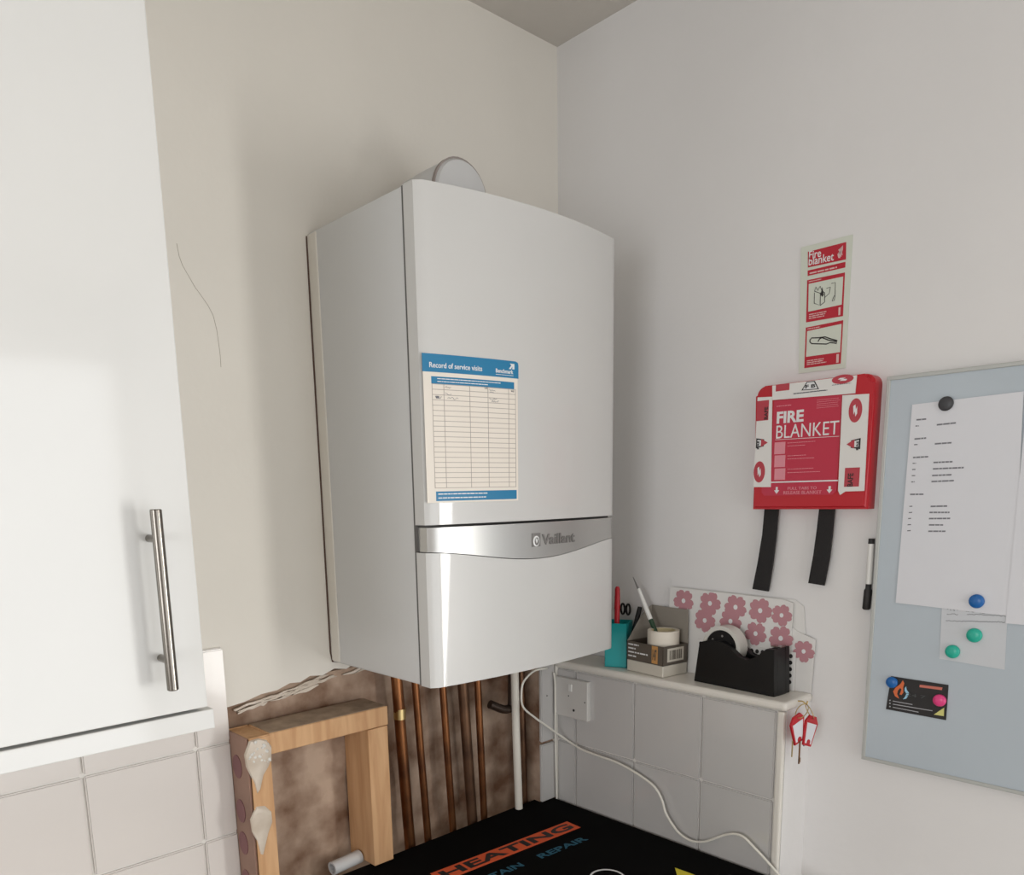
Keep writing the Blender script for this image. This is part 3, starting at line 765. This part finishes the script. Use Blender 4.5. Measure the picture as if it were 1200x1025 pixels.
mb = MB(); k0 = pt(936.5, 868, 'y', -.624); mb.box((k0.x-.0013, -.6265, k0.z-.040), (k0.x+.0013, -.6245, k0.z)); mb.box((k0.x-.0013, -.6263, k0.z-.038), (k0.x+.004, -.6247, k0.z-.030))
mb.build('key_blade', mat('bronze_key', (.30, .16, .08), .4, metal=.8), r1)
mb = MB(); k0 = pt(929, 868, 'y', -.621); mb.box((k0.x-.001, -.6215, k0.z-.028), (k0.x+.001, -.6200, k0.z)); mb.build('key_blade', BRASS, r1)
mb = MB(); k0 = pt(944, 871, 'y', -.627); mb.box((k0.x-.009, -.6285, k0.z-.003), (k0.x+.009, -.6265, k0.z+.004), .0008); mb.build('key_bow', PGREY, r2)

# ------------------------------------------------------------------ fire blanket sign
SP = Plane((XR-.0006, 0, 0), (0, -1, 0), (0, 0, 1), 'x', XR-.001)
fs = empty('fire_blanket_sign', (XR, -.59, .484), 'narrow pale green and red instruction sign above the red case', 'sign')
X0 = SP.uv(938, 436)
A, Bq, Cq, Dq = (SP.uv(935+4, 290), SP.uv(999.5, 274.5), SP.uv(991, 431), SP.uv(936, 437.5))
mb = MB(); SP.shape(mb, [A, Bq, Cq, Dq], -.0002, .0010); mb.build('sign_plate', GLOW, fs)
def sg(x, y):   # zoomed crop coordinates -> sign plane
    return SP.uv(930+x/6.025, 270+y/6.03)
def sq(mb, pts, d0=.001, d1=.0014): SP.shape(mb, [sg(*q) for q in pts], d0, d1)
mb = MB()
sq(mb, [(103, 262), (103, 152), (373, 82), (371, 205)]); sq(mb, [(101, 322), (101, 284), (368, 222), (366, 262)])
sq(mb, [(90, 650), (98, 352), (364, 297), (350, 605)]); sq(mb, [(77, 973), (88, 687), (352, 634), (334, 940)])
mb.build('red_panel', SIGNR, fs)
mb = MB(); sq(mb, [(105, 575), (109, 378), (352, 326), (342, 524)], .0012, .0016); sq(mb, [(90, 893), (98, 712), (341, 660), (330, 860)], .0012, .0016)
mb.build('picture_field', GLOW, fs)
def stext(body, x, y, w_, h_, m_, **k):
    u0_, v0_ = sg(x, y); u1_, v1_ = sg(x+w_, y-h_)
    return u0_, v0_, abs(u1_-u0_)
u0_, v0_ = sg(110, 205); u1_, v1_ = sg(195, 190)
SP.text('sign_lettering', 'Fire', u0_, v0_+.000, u1_-u0_, .0125, PWHITE, fs, d=.0017, bold=.01, slope=-.02)
u0_, v0_ = sg(108, 250); u1_, v1_ = sg(285, 210)
SP.text('sign_lettering', 'blanket', u0_, v0_, u1_-u0_, .0125, PWHITE, fs, d=.0017, bold=.01, slope=-.02)
mb = MB()
for k in range(3):
    sq(mb, [(318+12*k, 195-10*k), (312+12*k, 170-10*k), (325+10*k, 150-12*k), (318+10*k, 138-10*k), (335+8*k, 122-8*k), (334+8*k, 150-8*k), (328+8*k, 170-8*k), (332+8*k, 195-10*k)], .0014, .0017)
def sgl(x, y, x1, y1, n, h, s_):
    a_, b_2 = sg(x, y), sg(x1, y1); SP.lines(mb, a_[0], min(a_[1], b_2[1]), b_2[0], max(a_[1], b_2[1]), n, h, .0014, .0017, .8, s_)
sgl(115, 305, 350, 250, 1, .0022, 1); sgl(110, 630, 235, 565, 3, .0014, 2); sgl(95, 955, 240, 895, 3, .0014, 3)
sgl(110, 362, 200, 345, 1, .0012, 2); sgl(100, 698, 190, 680, 1, .0012, 2)
sq(mb, [(318, 600), (320, 545), (334, 542), (332, 597)], .0014, .0017); sq(mb, [(303, 935), (305, 875), (322, 872), (320, 932)], .0014, .0017)
mb.build('sign_print', mat('pale_print', (.72, .50, .48), .6), fs)['kind'] = 'stuff'
mb = MB()
def st_line(pts, r):
    mb.tube([SP.p(*sg(*q), .0017) for q in pts], r, 5)
st_line([(150, 440), (148, 515), (190, 530), (192, 445), (150, 430), (160, 400), (175, 425), (190, 395), (205, 430), (192, 445)], .0006)
st_line([(192, 530), (222, 505), (222, 440), (205, 430)], .0006); st_line([(222, 475), (255, 445), (262, 400), (235, 410)], .0005)
st_line([(270, 375), (298, 368), (296, 455), (285, 470), (275, 500), (290, 495), (296, 460)], .0005)
st_line([(118, 775), (130, 760), (180, 758), (225, 752), (262, 765), (310, 778), (305, 798), (262, 792), (235, 803), (130, 800), (118, 788), (118, 775)], .0009)
st_line([(175, 785), (188, 765), (205, 758), (250, 775), (305, 785)], .0009)
sq(mb, [(192, 455), (205, 400), (216, 455), (205, 470)], .0014, .0018)
mb.build('pictogram', PBLACK, fs)['kind'] = 'stuff'

# ------------------------------------------------------------------ fire blanket case
XF = .580
KP = Plane((XF, 0, 0), (0, -1, 0), (0, 0, 1), 'x', XF)
def kg(x, y): return KP.uv(880+x/6.213, 435+y/6.212)
fb = empty('fire_blanket_case', (XR, -.588, .255), 'red fire blanket case with taped white edges on the right wall', 'fire blanket')
y0, y1, z0, z1 = .4885, .6870, .2548, .4635
def rr(u0, v0, u1, v1, r, corners=(1, 1, 1, 1), n=6):
    P = []
    for (cx, cy, a0, k) in ((u1-r, v1-r, 0, 0), (u0+r, v1-r, 90, 1), (u0+r, v0+r, 180, 2), (u1-r, v0+r, 270, 3)):
        if corners[k]:
            for i in range(n+1): a = math.radians(a0+90*i/n); P.append((cx+r*math.cos(a), cy+r*math.sin(a)))
        else: P.append((u1 if k in (0, 3) else u0, v1 if k in (0, 1) else v0))
    return P
b = MB(); KP.shape(b, rr(y0, z0, y1, z1, .016, (1, 1, 0, 0)), -(XR-XF), 0)
front = [e for e in b.bm.edges if all(abs(v.co.x-XF) < 1e-6 for v in e.verts)]
bmesh.ops.bevel(b.bm, geom=front, offset=.005, segments=3, affect='EDGES')
b.build('case_shell', RED, fb)
# label panel
mb = MB(); L0, L1 = kg(172, 205), kg(665, 170); Lb = kg(75, 905)
KP.shape(mb, [(L0[0], .437), (L0[0], Lb[1]+.022), (Lb[0]+.001, Lb[1]+.020), (Lb[0]+.001, Lb[1]+.006), (Lb[0]+.006, Lb[1]), (L1[0]-.006, Lb[1]), (L1[0], Lb[1]+.006), (L1[0], .437)], 0, .0012)
lp = mb.build('label_panel', REDP, fb)
def ktext(name, body, a, b_, h, m_, par, bold=0., d=.0018, rot=0.):
    p0, p1 = kg(*a), kg(*b_); return KP.text(name, body, p0[0], p0[1], p1[0]-p0[0], h, m_, par, d=d, bold=bold, rot=rot)
ktext('label_lettering', 'FIRE', (190, 382), (385, 370), .0195, PWHITE, lp, .035)
ktext('label_lettering', 'BLANKET', (186, 490), (640, 465), .0215, PWHITE, lp, -.003)
ktext('label_lettering', 'PULL TABS TO', (270, 862), (480, 862), .0048, PINKP, lp)
ktext('label_lettering', 'RELEASE BLANKET', (240, 895), (515, 895), .0055, PINKP, lp)
mb = MB()
def kr(mb, x0, y0_, x1, y1_, d0=.0012, d1=.0016):
    a, c = kg(x0, y0_), kg(x1, y1_); KP.rect(mb, a[0], min(a[1], c[1]), c[0], max(a[1], c[1]), d0, d1)
KP.shape(mb, [kg(180, 500), kg(645, 474), kg(645, 471), kg(180, 497)], .0012, .0016); kr(mb, 150, 803, 637, 799)
for ax_, ay in ((190, 865), (575, 860)):
    c_ = kg(ax_, ay); KP.rect(mb, c_[0]-.0018, c_[1], c_[0]+.0018, c_[1]+.0055, .0012, .0016)
    KP.shape(mb, [(c_[0]-.0048, c_[1]), (c_[0], c_[1]-.006), (c_[0]+.0048, c_[1])], .0012, .0016)
mb.build('white_print', PWHITE, lp)['kind'] = 'stuff'
mb = MB()
for ya, yb in ((518, 600), (613, 695), (708, 788)): kr(mb, 176, ya, 250, yb)
for k, (ya, wl_) in enumerate(((515, 475), (540, 405), (612, 405), (633, 470), (708, 465), (733, 510))):
    a, c = kg(268, ya+6), kg(wl_, ya-6); KP.lines(mb, a[0], min(a[1], c[1]), c[0], max(a[1], c[1]), 1, .0009, .0012, .0015, .95, k)
a, c = kg(480, 275), kg(655, 185); KP.lines(mb, a[0], min(a[1], c[1]), c[0], max(a[1], c[1]), 5, .0006, .0012, .0015, .9, 4)
a, c = kg(190, 262), kg(300, 238); KP.lines(mb, a[0], min(a[1], c[1]), c[0], max(a[1], c[1]), 1, .0012, .0012, .0015, .95, 4)
mb.build('faint_print', PINKP, lp)['kind'] = 'stuff'
# white printed tape round the edges
def tape(pts, d0=.0004, d1=.0018):
    b = MB(); KP.shape(b, [kg(*q) for q in pts], d0, d1); return b.build('sealing_tape', STKC if 0 else mat('white_tape', (.78, .76, .73), .35), fb)
t1 = tape([(52, 190), (20, 842), (148, 842), (158, 185)])
t2 = tape([(160, 104), (160, 210), (762, 160), (775, 28)], .0006, .0021)
t3 = tape([(670, 175), (638, 868), (652, 900), (690, 874), (828, 870), (864, 164)], .0006, .0021)
def mark(fn, m_, name, par): b = MB(); fn(b); return b.build(name, m_, par)
D1, D2 = .0021, .0024
mark(lambda b: (kr(b, 50, 218, 130, 355, .0018, D1)), mat('mark_red', (.48, .05, .07), .5), 'red_mark', t1)
mark(lambda b: (kr(b, 187, 98, 284, 136, D1, D2)), MATS['mark_red'], 'red_mark', t2)
mark(lambda b: (kr(b, 690, 703, 790, 838, D1, D2)), MATS['mark_red'], 'red_mark', t3)
def vtxt(body, x0, y0_, h_, w_, par, d=.0026):   # reads upwards
    p_ = kg(x0, y0_); KP.text('tape_lettering', body, p_[0], p_[1], w_, h_, PBLACK, par, d=d, bold=.02, rot=math.pi/2)
vtxt('BAFE', 126, 350, .0065, .021, t1); vtxt('BAFE', 745, 838, .0085, .021, t3, .0028)
def oval(b, cx, cy, rx, ry, d0, d1):
    c_ = kg(cx, cy); e = kg(cx+rx, cy+ry); KP.ell(b, c_[0], c_[1], abs(e[0]-c_[0]), abs(e[1]-c_[1]), d0, d1, 28)
def zz(b, cx, cy, s, d0, d1, horiz=False):
    Z = [(-.7, .55), (-.1, .75), (.15, .1), (.5, .5), (.6, -.4), (.1, -.75), (-.15, -.1), (-.5, -.5)]
    c_ = kg(cx, cy)
    KP.shape(b, [(c_[0]+(v if horiz else u)*s*(1.5 if horiz else .62), c_[1]+(u*.6 if horiz else v*1.5)*s) for u, v in Z], d0, d1)
for par, cx, cy, rx, ry, hz, dd_ in ((t1, 65, 732, 38, 76, 0, .0018), (t3, 765, 285, 44, 84, 0, D1), (t2, 672, 58, 78, 24, 1, D1)):
    mark(lambda b: oval(b, cx, cy, rx, ry, dd_, dd_+.0003), MATS['mark_red'], 'oval_mark', par)
    mark(lambda b: zz(b, cx, cy, .0082 if not hz else .0066, dd_+.0003, dd_+.0006, hz), PWHITE, 'oval_mark_centre', par)
def house(b, cx, cy, s, dr_, d0, d1):
    c_ = kg(cx, cy)
    KP.shape(b, [(c_[0]+dr_*1.0*s, c_[1]+1.1*s), (c_[0]+dr_*1.0*s, c_[1]-1.1*s), (c_[0]-dr_*.9*s, c_[1]-.75*s), (c_[0]-dr_*.9*s, c_[1]+.75*s)], d0, d1)
def roof(b, cx, cy, s, dr_, d0, d1):
    c_ = kg(cx, cy); KP.shape(b, [(c_[0]-dr_*.2*s, c_[1]+.9*s), (c_[0]-dr_*.2*s, c_[1]-.9*s), (c_[0]-dr_*1.8*s, c_[1])], d0, d1)
for par, cx, cy, dr_, dd_ in ((t1, 72, 522, -1, .0018), (t3, 765, 528, 1, D1)):
    mark(lambda b: house(b, cx, cy, .0078, dr_, dd_, dd_+.0003), PBLACK, 'badge_block', par)
    mark(lambda b: house(b, cx, cy, .0054, dr_, dd_+.0003, dd_+.0005), PWHITE, 'badge_centre', par)
    mark(lambda b: roof(b, cx, cy, .0078, dr_, dd_+.0003, dd_+.0006), MATS['mark_red'], 'badge_roof', par)
    p_ = kg(cx+(22 if dr_ > 0 else -8), cy+45); KP.text('badge_lettering', 'FIRE', p_[0], p_[1], .014, .0035, PBLACK, par, d=dd_+.0009, bold=.03, rot=math.pi/2)
# triangle badge with F B on the top strip
mark(lambda b: KP.shape(b, [kg(*q) for q in ((372, 140), (500, 130), (470, 70), (412, 76))], D1, D2), PBLACK, 'badge_outline', t2)
mark(lambda b: KP.shape(b, [kg(*q) for q in ((384, 134), (490, 126), (464, 77), (416, 82))], D2, D2+.0003), PWHITE, 'badge_field', t2)
ktext('badge_lettering', 'F B', (402, 126), (474, 122), .0055, PBLACK, t2, .03, .0031)
def l2(b):
    a, c = kg(315, 162), kg(565, 138); KP.lines(b, a[0], min(a[1], c[1]), c[0], max(a[1], c[1]), 2, .0012, D1, D2, .9, 3)
    a, c = kg(595, 102), kg(745, 84); KP.lines(b, a[0], min(a[1], c[1]), c[0], max(a[1], c[1]), 1, .0009, D1, D2, .9, 3)
mark(l2, PGREY, 'tape_print', t2)
# pull straps
def strap(p_list, label=None):
    b = MB(); n_ = len(p_list)
    L_ = []
    for (xl, xr, yy), xoff in zip(p_list, (.596, .596, .597, .598)):
        a, c = pt(xl, yy, 'x', xoff), pt(xr, yy+(3 if yy > 600 and yy < 700 else 0), 'x', xoff)
        L_.append([b.bm.verts.new(a), b.bm.verts.new(c), b.bm.verts.new(c+Vector((.004, 0, 0))), b.bm.verts.new(a+Vector((.004, 0, 0)))])
    for q, w_ in zip(L_, L_[1:]):
        for k in range(4): b.bm.faces.new((q[k], q[(k+1) % 4], w_[(k+1) % 4], w_[k]))
    b.bm.faces.new(L_[0]); b.bm.faces.new(L_[-1][::-1])
    b.build('pull_strap', BLACKF, fb, label)
strap([(896, 912, 594), (893, 909, 627), (887.5, 905, 660), (881.5, 900, 690)])
strap([(960, 978, 594), (957, 975.5, 620), (953, 972, 650), (947, 965.5, 683)])

# ------------------------------------------------------------------ whiteboard and what is on it
XWf = .596
WP = Plane((XWf, 0, 0), (0, -1, 0), (0, 0, 1), 'x', XWf)
wb = empty('whiteboard', (XR, -1.15, -.165), 'large pale blue-grey magnetic board at the right edge', 'whiteboard')
y0w, y1w, z0w, z1w = -.6990, -1.45, -.1625, .4565
MB().box((XWf+.0002, y1w+.005, z0w+.005), (XR-.0005, y0w-.005, z1w-.005)).build('board_panel', BOARDW, wb)
mb = MB()
for a, b in (((XWf-.002, y1w, z0w), (XR-.0005, y0w, z0w+.006)), ((XWf-.002, y1w, z1w-.006), (XR-.0005, y0w, z1w)), ((XWf-.0021, y0w-.006, z0w+.0055), (XR-.0005, y0w+.0001, z1w-.0055)), ((XWf-.0021, y1w, z0w+.0055), (XR-.0005, y1w+.006, z1w-.0055))): mb.box(a, b, .001)
mb.build('board_frame', ALU, wb)
def sheet(name, pts, d0, d1, m_, label, cat, group=None, curl=None):
    o = empty(name, WP.p(*WP.uv(*pts[0]), d0), label, cat, group)
    b = MB(); WP.shape(b, [WP.uv(*q) if len(q) == 2 else q[:2] for q in pts], d0, d1)
    b.build('sheet', m_, o); return o
pa = sheet('paper_list', [(1050, 706), (1187.5, 722), (1200, 458.5), (1069.5, 474)], .0012, .0016, PAPER, 'white typed list held by charcoal and blue magnets on the board', 'paper')
def wg(x, y): return WP.uv(1030+x/5.1235, 440+y/5.125)
mb = MB(); rnd = random.Random(5)
def dash(x0, y0_, x1, y1_, h=.0022):
    a, c = wg(x0, y0_), wg(x1, y1_); u = a[0]; 
    while u < c[0]-.0005:
        e = min(c[0], u+rnd.uniform(.003, .009)); f = lambda q: a[1]+(c[1]-a[1])*(q-a[0])/(c[0]-a[0])
        WP.shape(mb, [(u, f(u)-h/2), (e, f(e)-h/2), (e, f(e)+h/2), (u, f(u)+h/2)], .0016, .0019); u = e+.0008
for q in ((228, 266, 286, 261), (350, 296, 466, 284), (216, 381, 286, 375), (338, 410, 438, 403), (207, 492, 298, 487), (330, 522, 444, 517), (327, 560, 516, 552), (322, 600, 438, 595), (318, 636, 456, 630), (190, 713, 270, 712),
          (313, 785, 412, 783), (306, 821, 426, 821), (303, 858, 430, 857), (303, 896, 388, 896), (299, 934, 402, 934)): dash(*q)
for q in ((222, 303), (214, 415), (205, 527), (202, 564), (200, 601), (197, 638), (186, 785), (182, 822), (178, 858), (175, 895), (173, 931)): dash(q[0], q[1], q[0]+20, q[1]-1, .0016)
mb.build('typed_lines', PGREY, pa)['kind'] = 'stuff'
nt_ = sheet('handwritten_note', [(1101, 771.5), (1177.5, 784.5), (1182, 700), (1105, 690)], .0003, .0006, PAPERT, 'small translucent handwritten note under the typed list', 'note')
def ng(x, y): return WP.uv(1000+x/4.27, 620+y/4.27)
mb = MB(); rnd = random.Random(9)
for (x0_, x1_, yy, sl, am) in ((470, 535, 400, .05, 7), (470, 530, 425, .0, 4), (565, 680, 408, .1, 7), (570, 765, 425, .04, 3), (465, 765, 458, .02, 3)):
    P = []; x = x0_
    while x < x1_: P.append(WP.p(*ng(x, yy+sl*(x-x0_)+rnd.uniform(-am, am)), .0008)); x += 6
    mb.tube(P, .0004, 4)
mb.build('handwriting', PGREY, nt_)['kind'] = 'stuff'
sheet('paper_page', [(1179, 730), (1203, 732), (1260, 700), (1270, 460), (1205, 458)], .0018, .0022, PAPER, 'white page cut off by the right edge of the picture', 'paper')
# the card
def cg(x, y): return WP.uv(1040+x/12.81, 780+y/12.81)
cd_ = sheet('business_card', [(1044.5, 792), (1038.5, 830.5), (1109, 843.5), (1111.8, 802.3)], .0008, .0012, PBLACK, 'black business card with orange and blue flame on the board', 'card')
def cshape(name, m_, *shapes):
    b = MB()
    for P in shapes: WP.shape(b, [cg(*q) for q in P], .0012, .0015)
    b.build(name, m_, cd_)
cshape('orange_flame', mat('flame_orange', (.72, .16, .05), .6), [(235, 215), (258, 260), (240, 320), (243, 400), (215, 435), (185, 425), (200, 395), (215, 350), (195, 330), (160, 370), (150, 420), (180, 490), (120, 455), (90, 380), (130, 320), (200, 270)])
cshape('blue_flame', FLAMEB, [(285, 305), (295, 360), (325, 400), (318, 445), (285, 490), (235, 500), (270, 460), (290, 415), (262, 370), (265, 330)])
cshape('red_bar', SKYP, [(490, 280), (830, 322), (822, 362), (485, 318)])
cshape('yellow_corner', mat('pale_yellow', (.68, .65, .22), .6), [(700, 728), (855, 625), (850, 752)])
b = MB()
for (xa, ya, xb_, yb_) in ((85, 525, 380, 578), (85, 572, 680, 672), (85, 618, 470, 692)):
    WP.shape(b, [cg(xa, ya+5), cg(xb_, yb_+5), cg(xb_, yb_-5), cg(xa, ya-5)], .0012, .0015)
for yy in (515, 560, 608): u, v = cg(42, yy); WP.ell(b, u, v, .0011, .0011, .0012, .0015, 10)
b.build('card_print', mat('card_grey_print', (.45, .45, .47), .6), cd_)['kind'] = 'stuff'
u, v = cg(470, 450)
WP.text('card_lettering', '24 7', u-.018, v-.003, .028, .005, mat('faint_dark_print', (.06, .065, .065), .6), cd_, d=.0016)
def magnet(u, v, m_, label, R_=.0095, h=.007, base=.0020):
    a, b_2 = WP.uv(u, v); o = MB().dome(WP.p(a, b_2, base), WP.N, R_, h, 24, 6).build('magnet', m_); tag(o, label, 'magnet', 'round magnets on the board')
magnet(1109.5, 473, MBLK, 'charcoal flat round magnet at the top of the list', .0105, .005)
magnet(1145.5, 704, MBLUE, 'blue magnet at the foot of the typed list', .0105, .007)
magnet(1142.5, 744, MGRN, 'green magnet in the middle of the handwritten note', .0108, .007, .001)
magnet(1117, 763, MGRN, 'green magnet at the lower left of the handwritten note', .0104, .007, .001)
magnet(1046, 799, MBLUE, 'blue magnet on the corner of the black card', .0092, .007, .0014)
magnet(1102, 820, MPNK, 'bright pink magnet on the right of the black card', .0096, .008, .0014)
# marker clipped at the side of the board
pn = empty('whiteboard_marker', (XR-.008, -.684, .090), 'black and white marker pen upright beside the board', 'marker')
mt0, mt1, mt2, mt3, mt4 = [pt(u, v, 'x', .602) for u, v in ((1021.5, 631), (1021, 637), (1018, 684), (1017, 688), (1015, 714))]
MB().tube([mt0, mt1], .0048, 14).build('end_plug', PBLACK, pn)
MB().tube([mt1, mt2], .0050, 14).build('barrel', WHITE, pn)
mb = MB(); mb.tube([mt2, mt2.lerp(mt4, .18), mt2.lerp(mt4, .25), mt4.lerp(mt2, .05), mt4], [.0045, .0045, .0062, .0062, .0045], 14); mb.build('cap', PBLACK, pn)
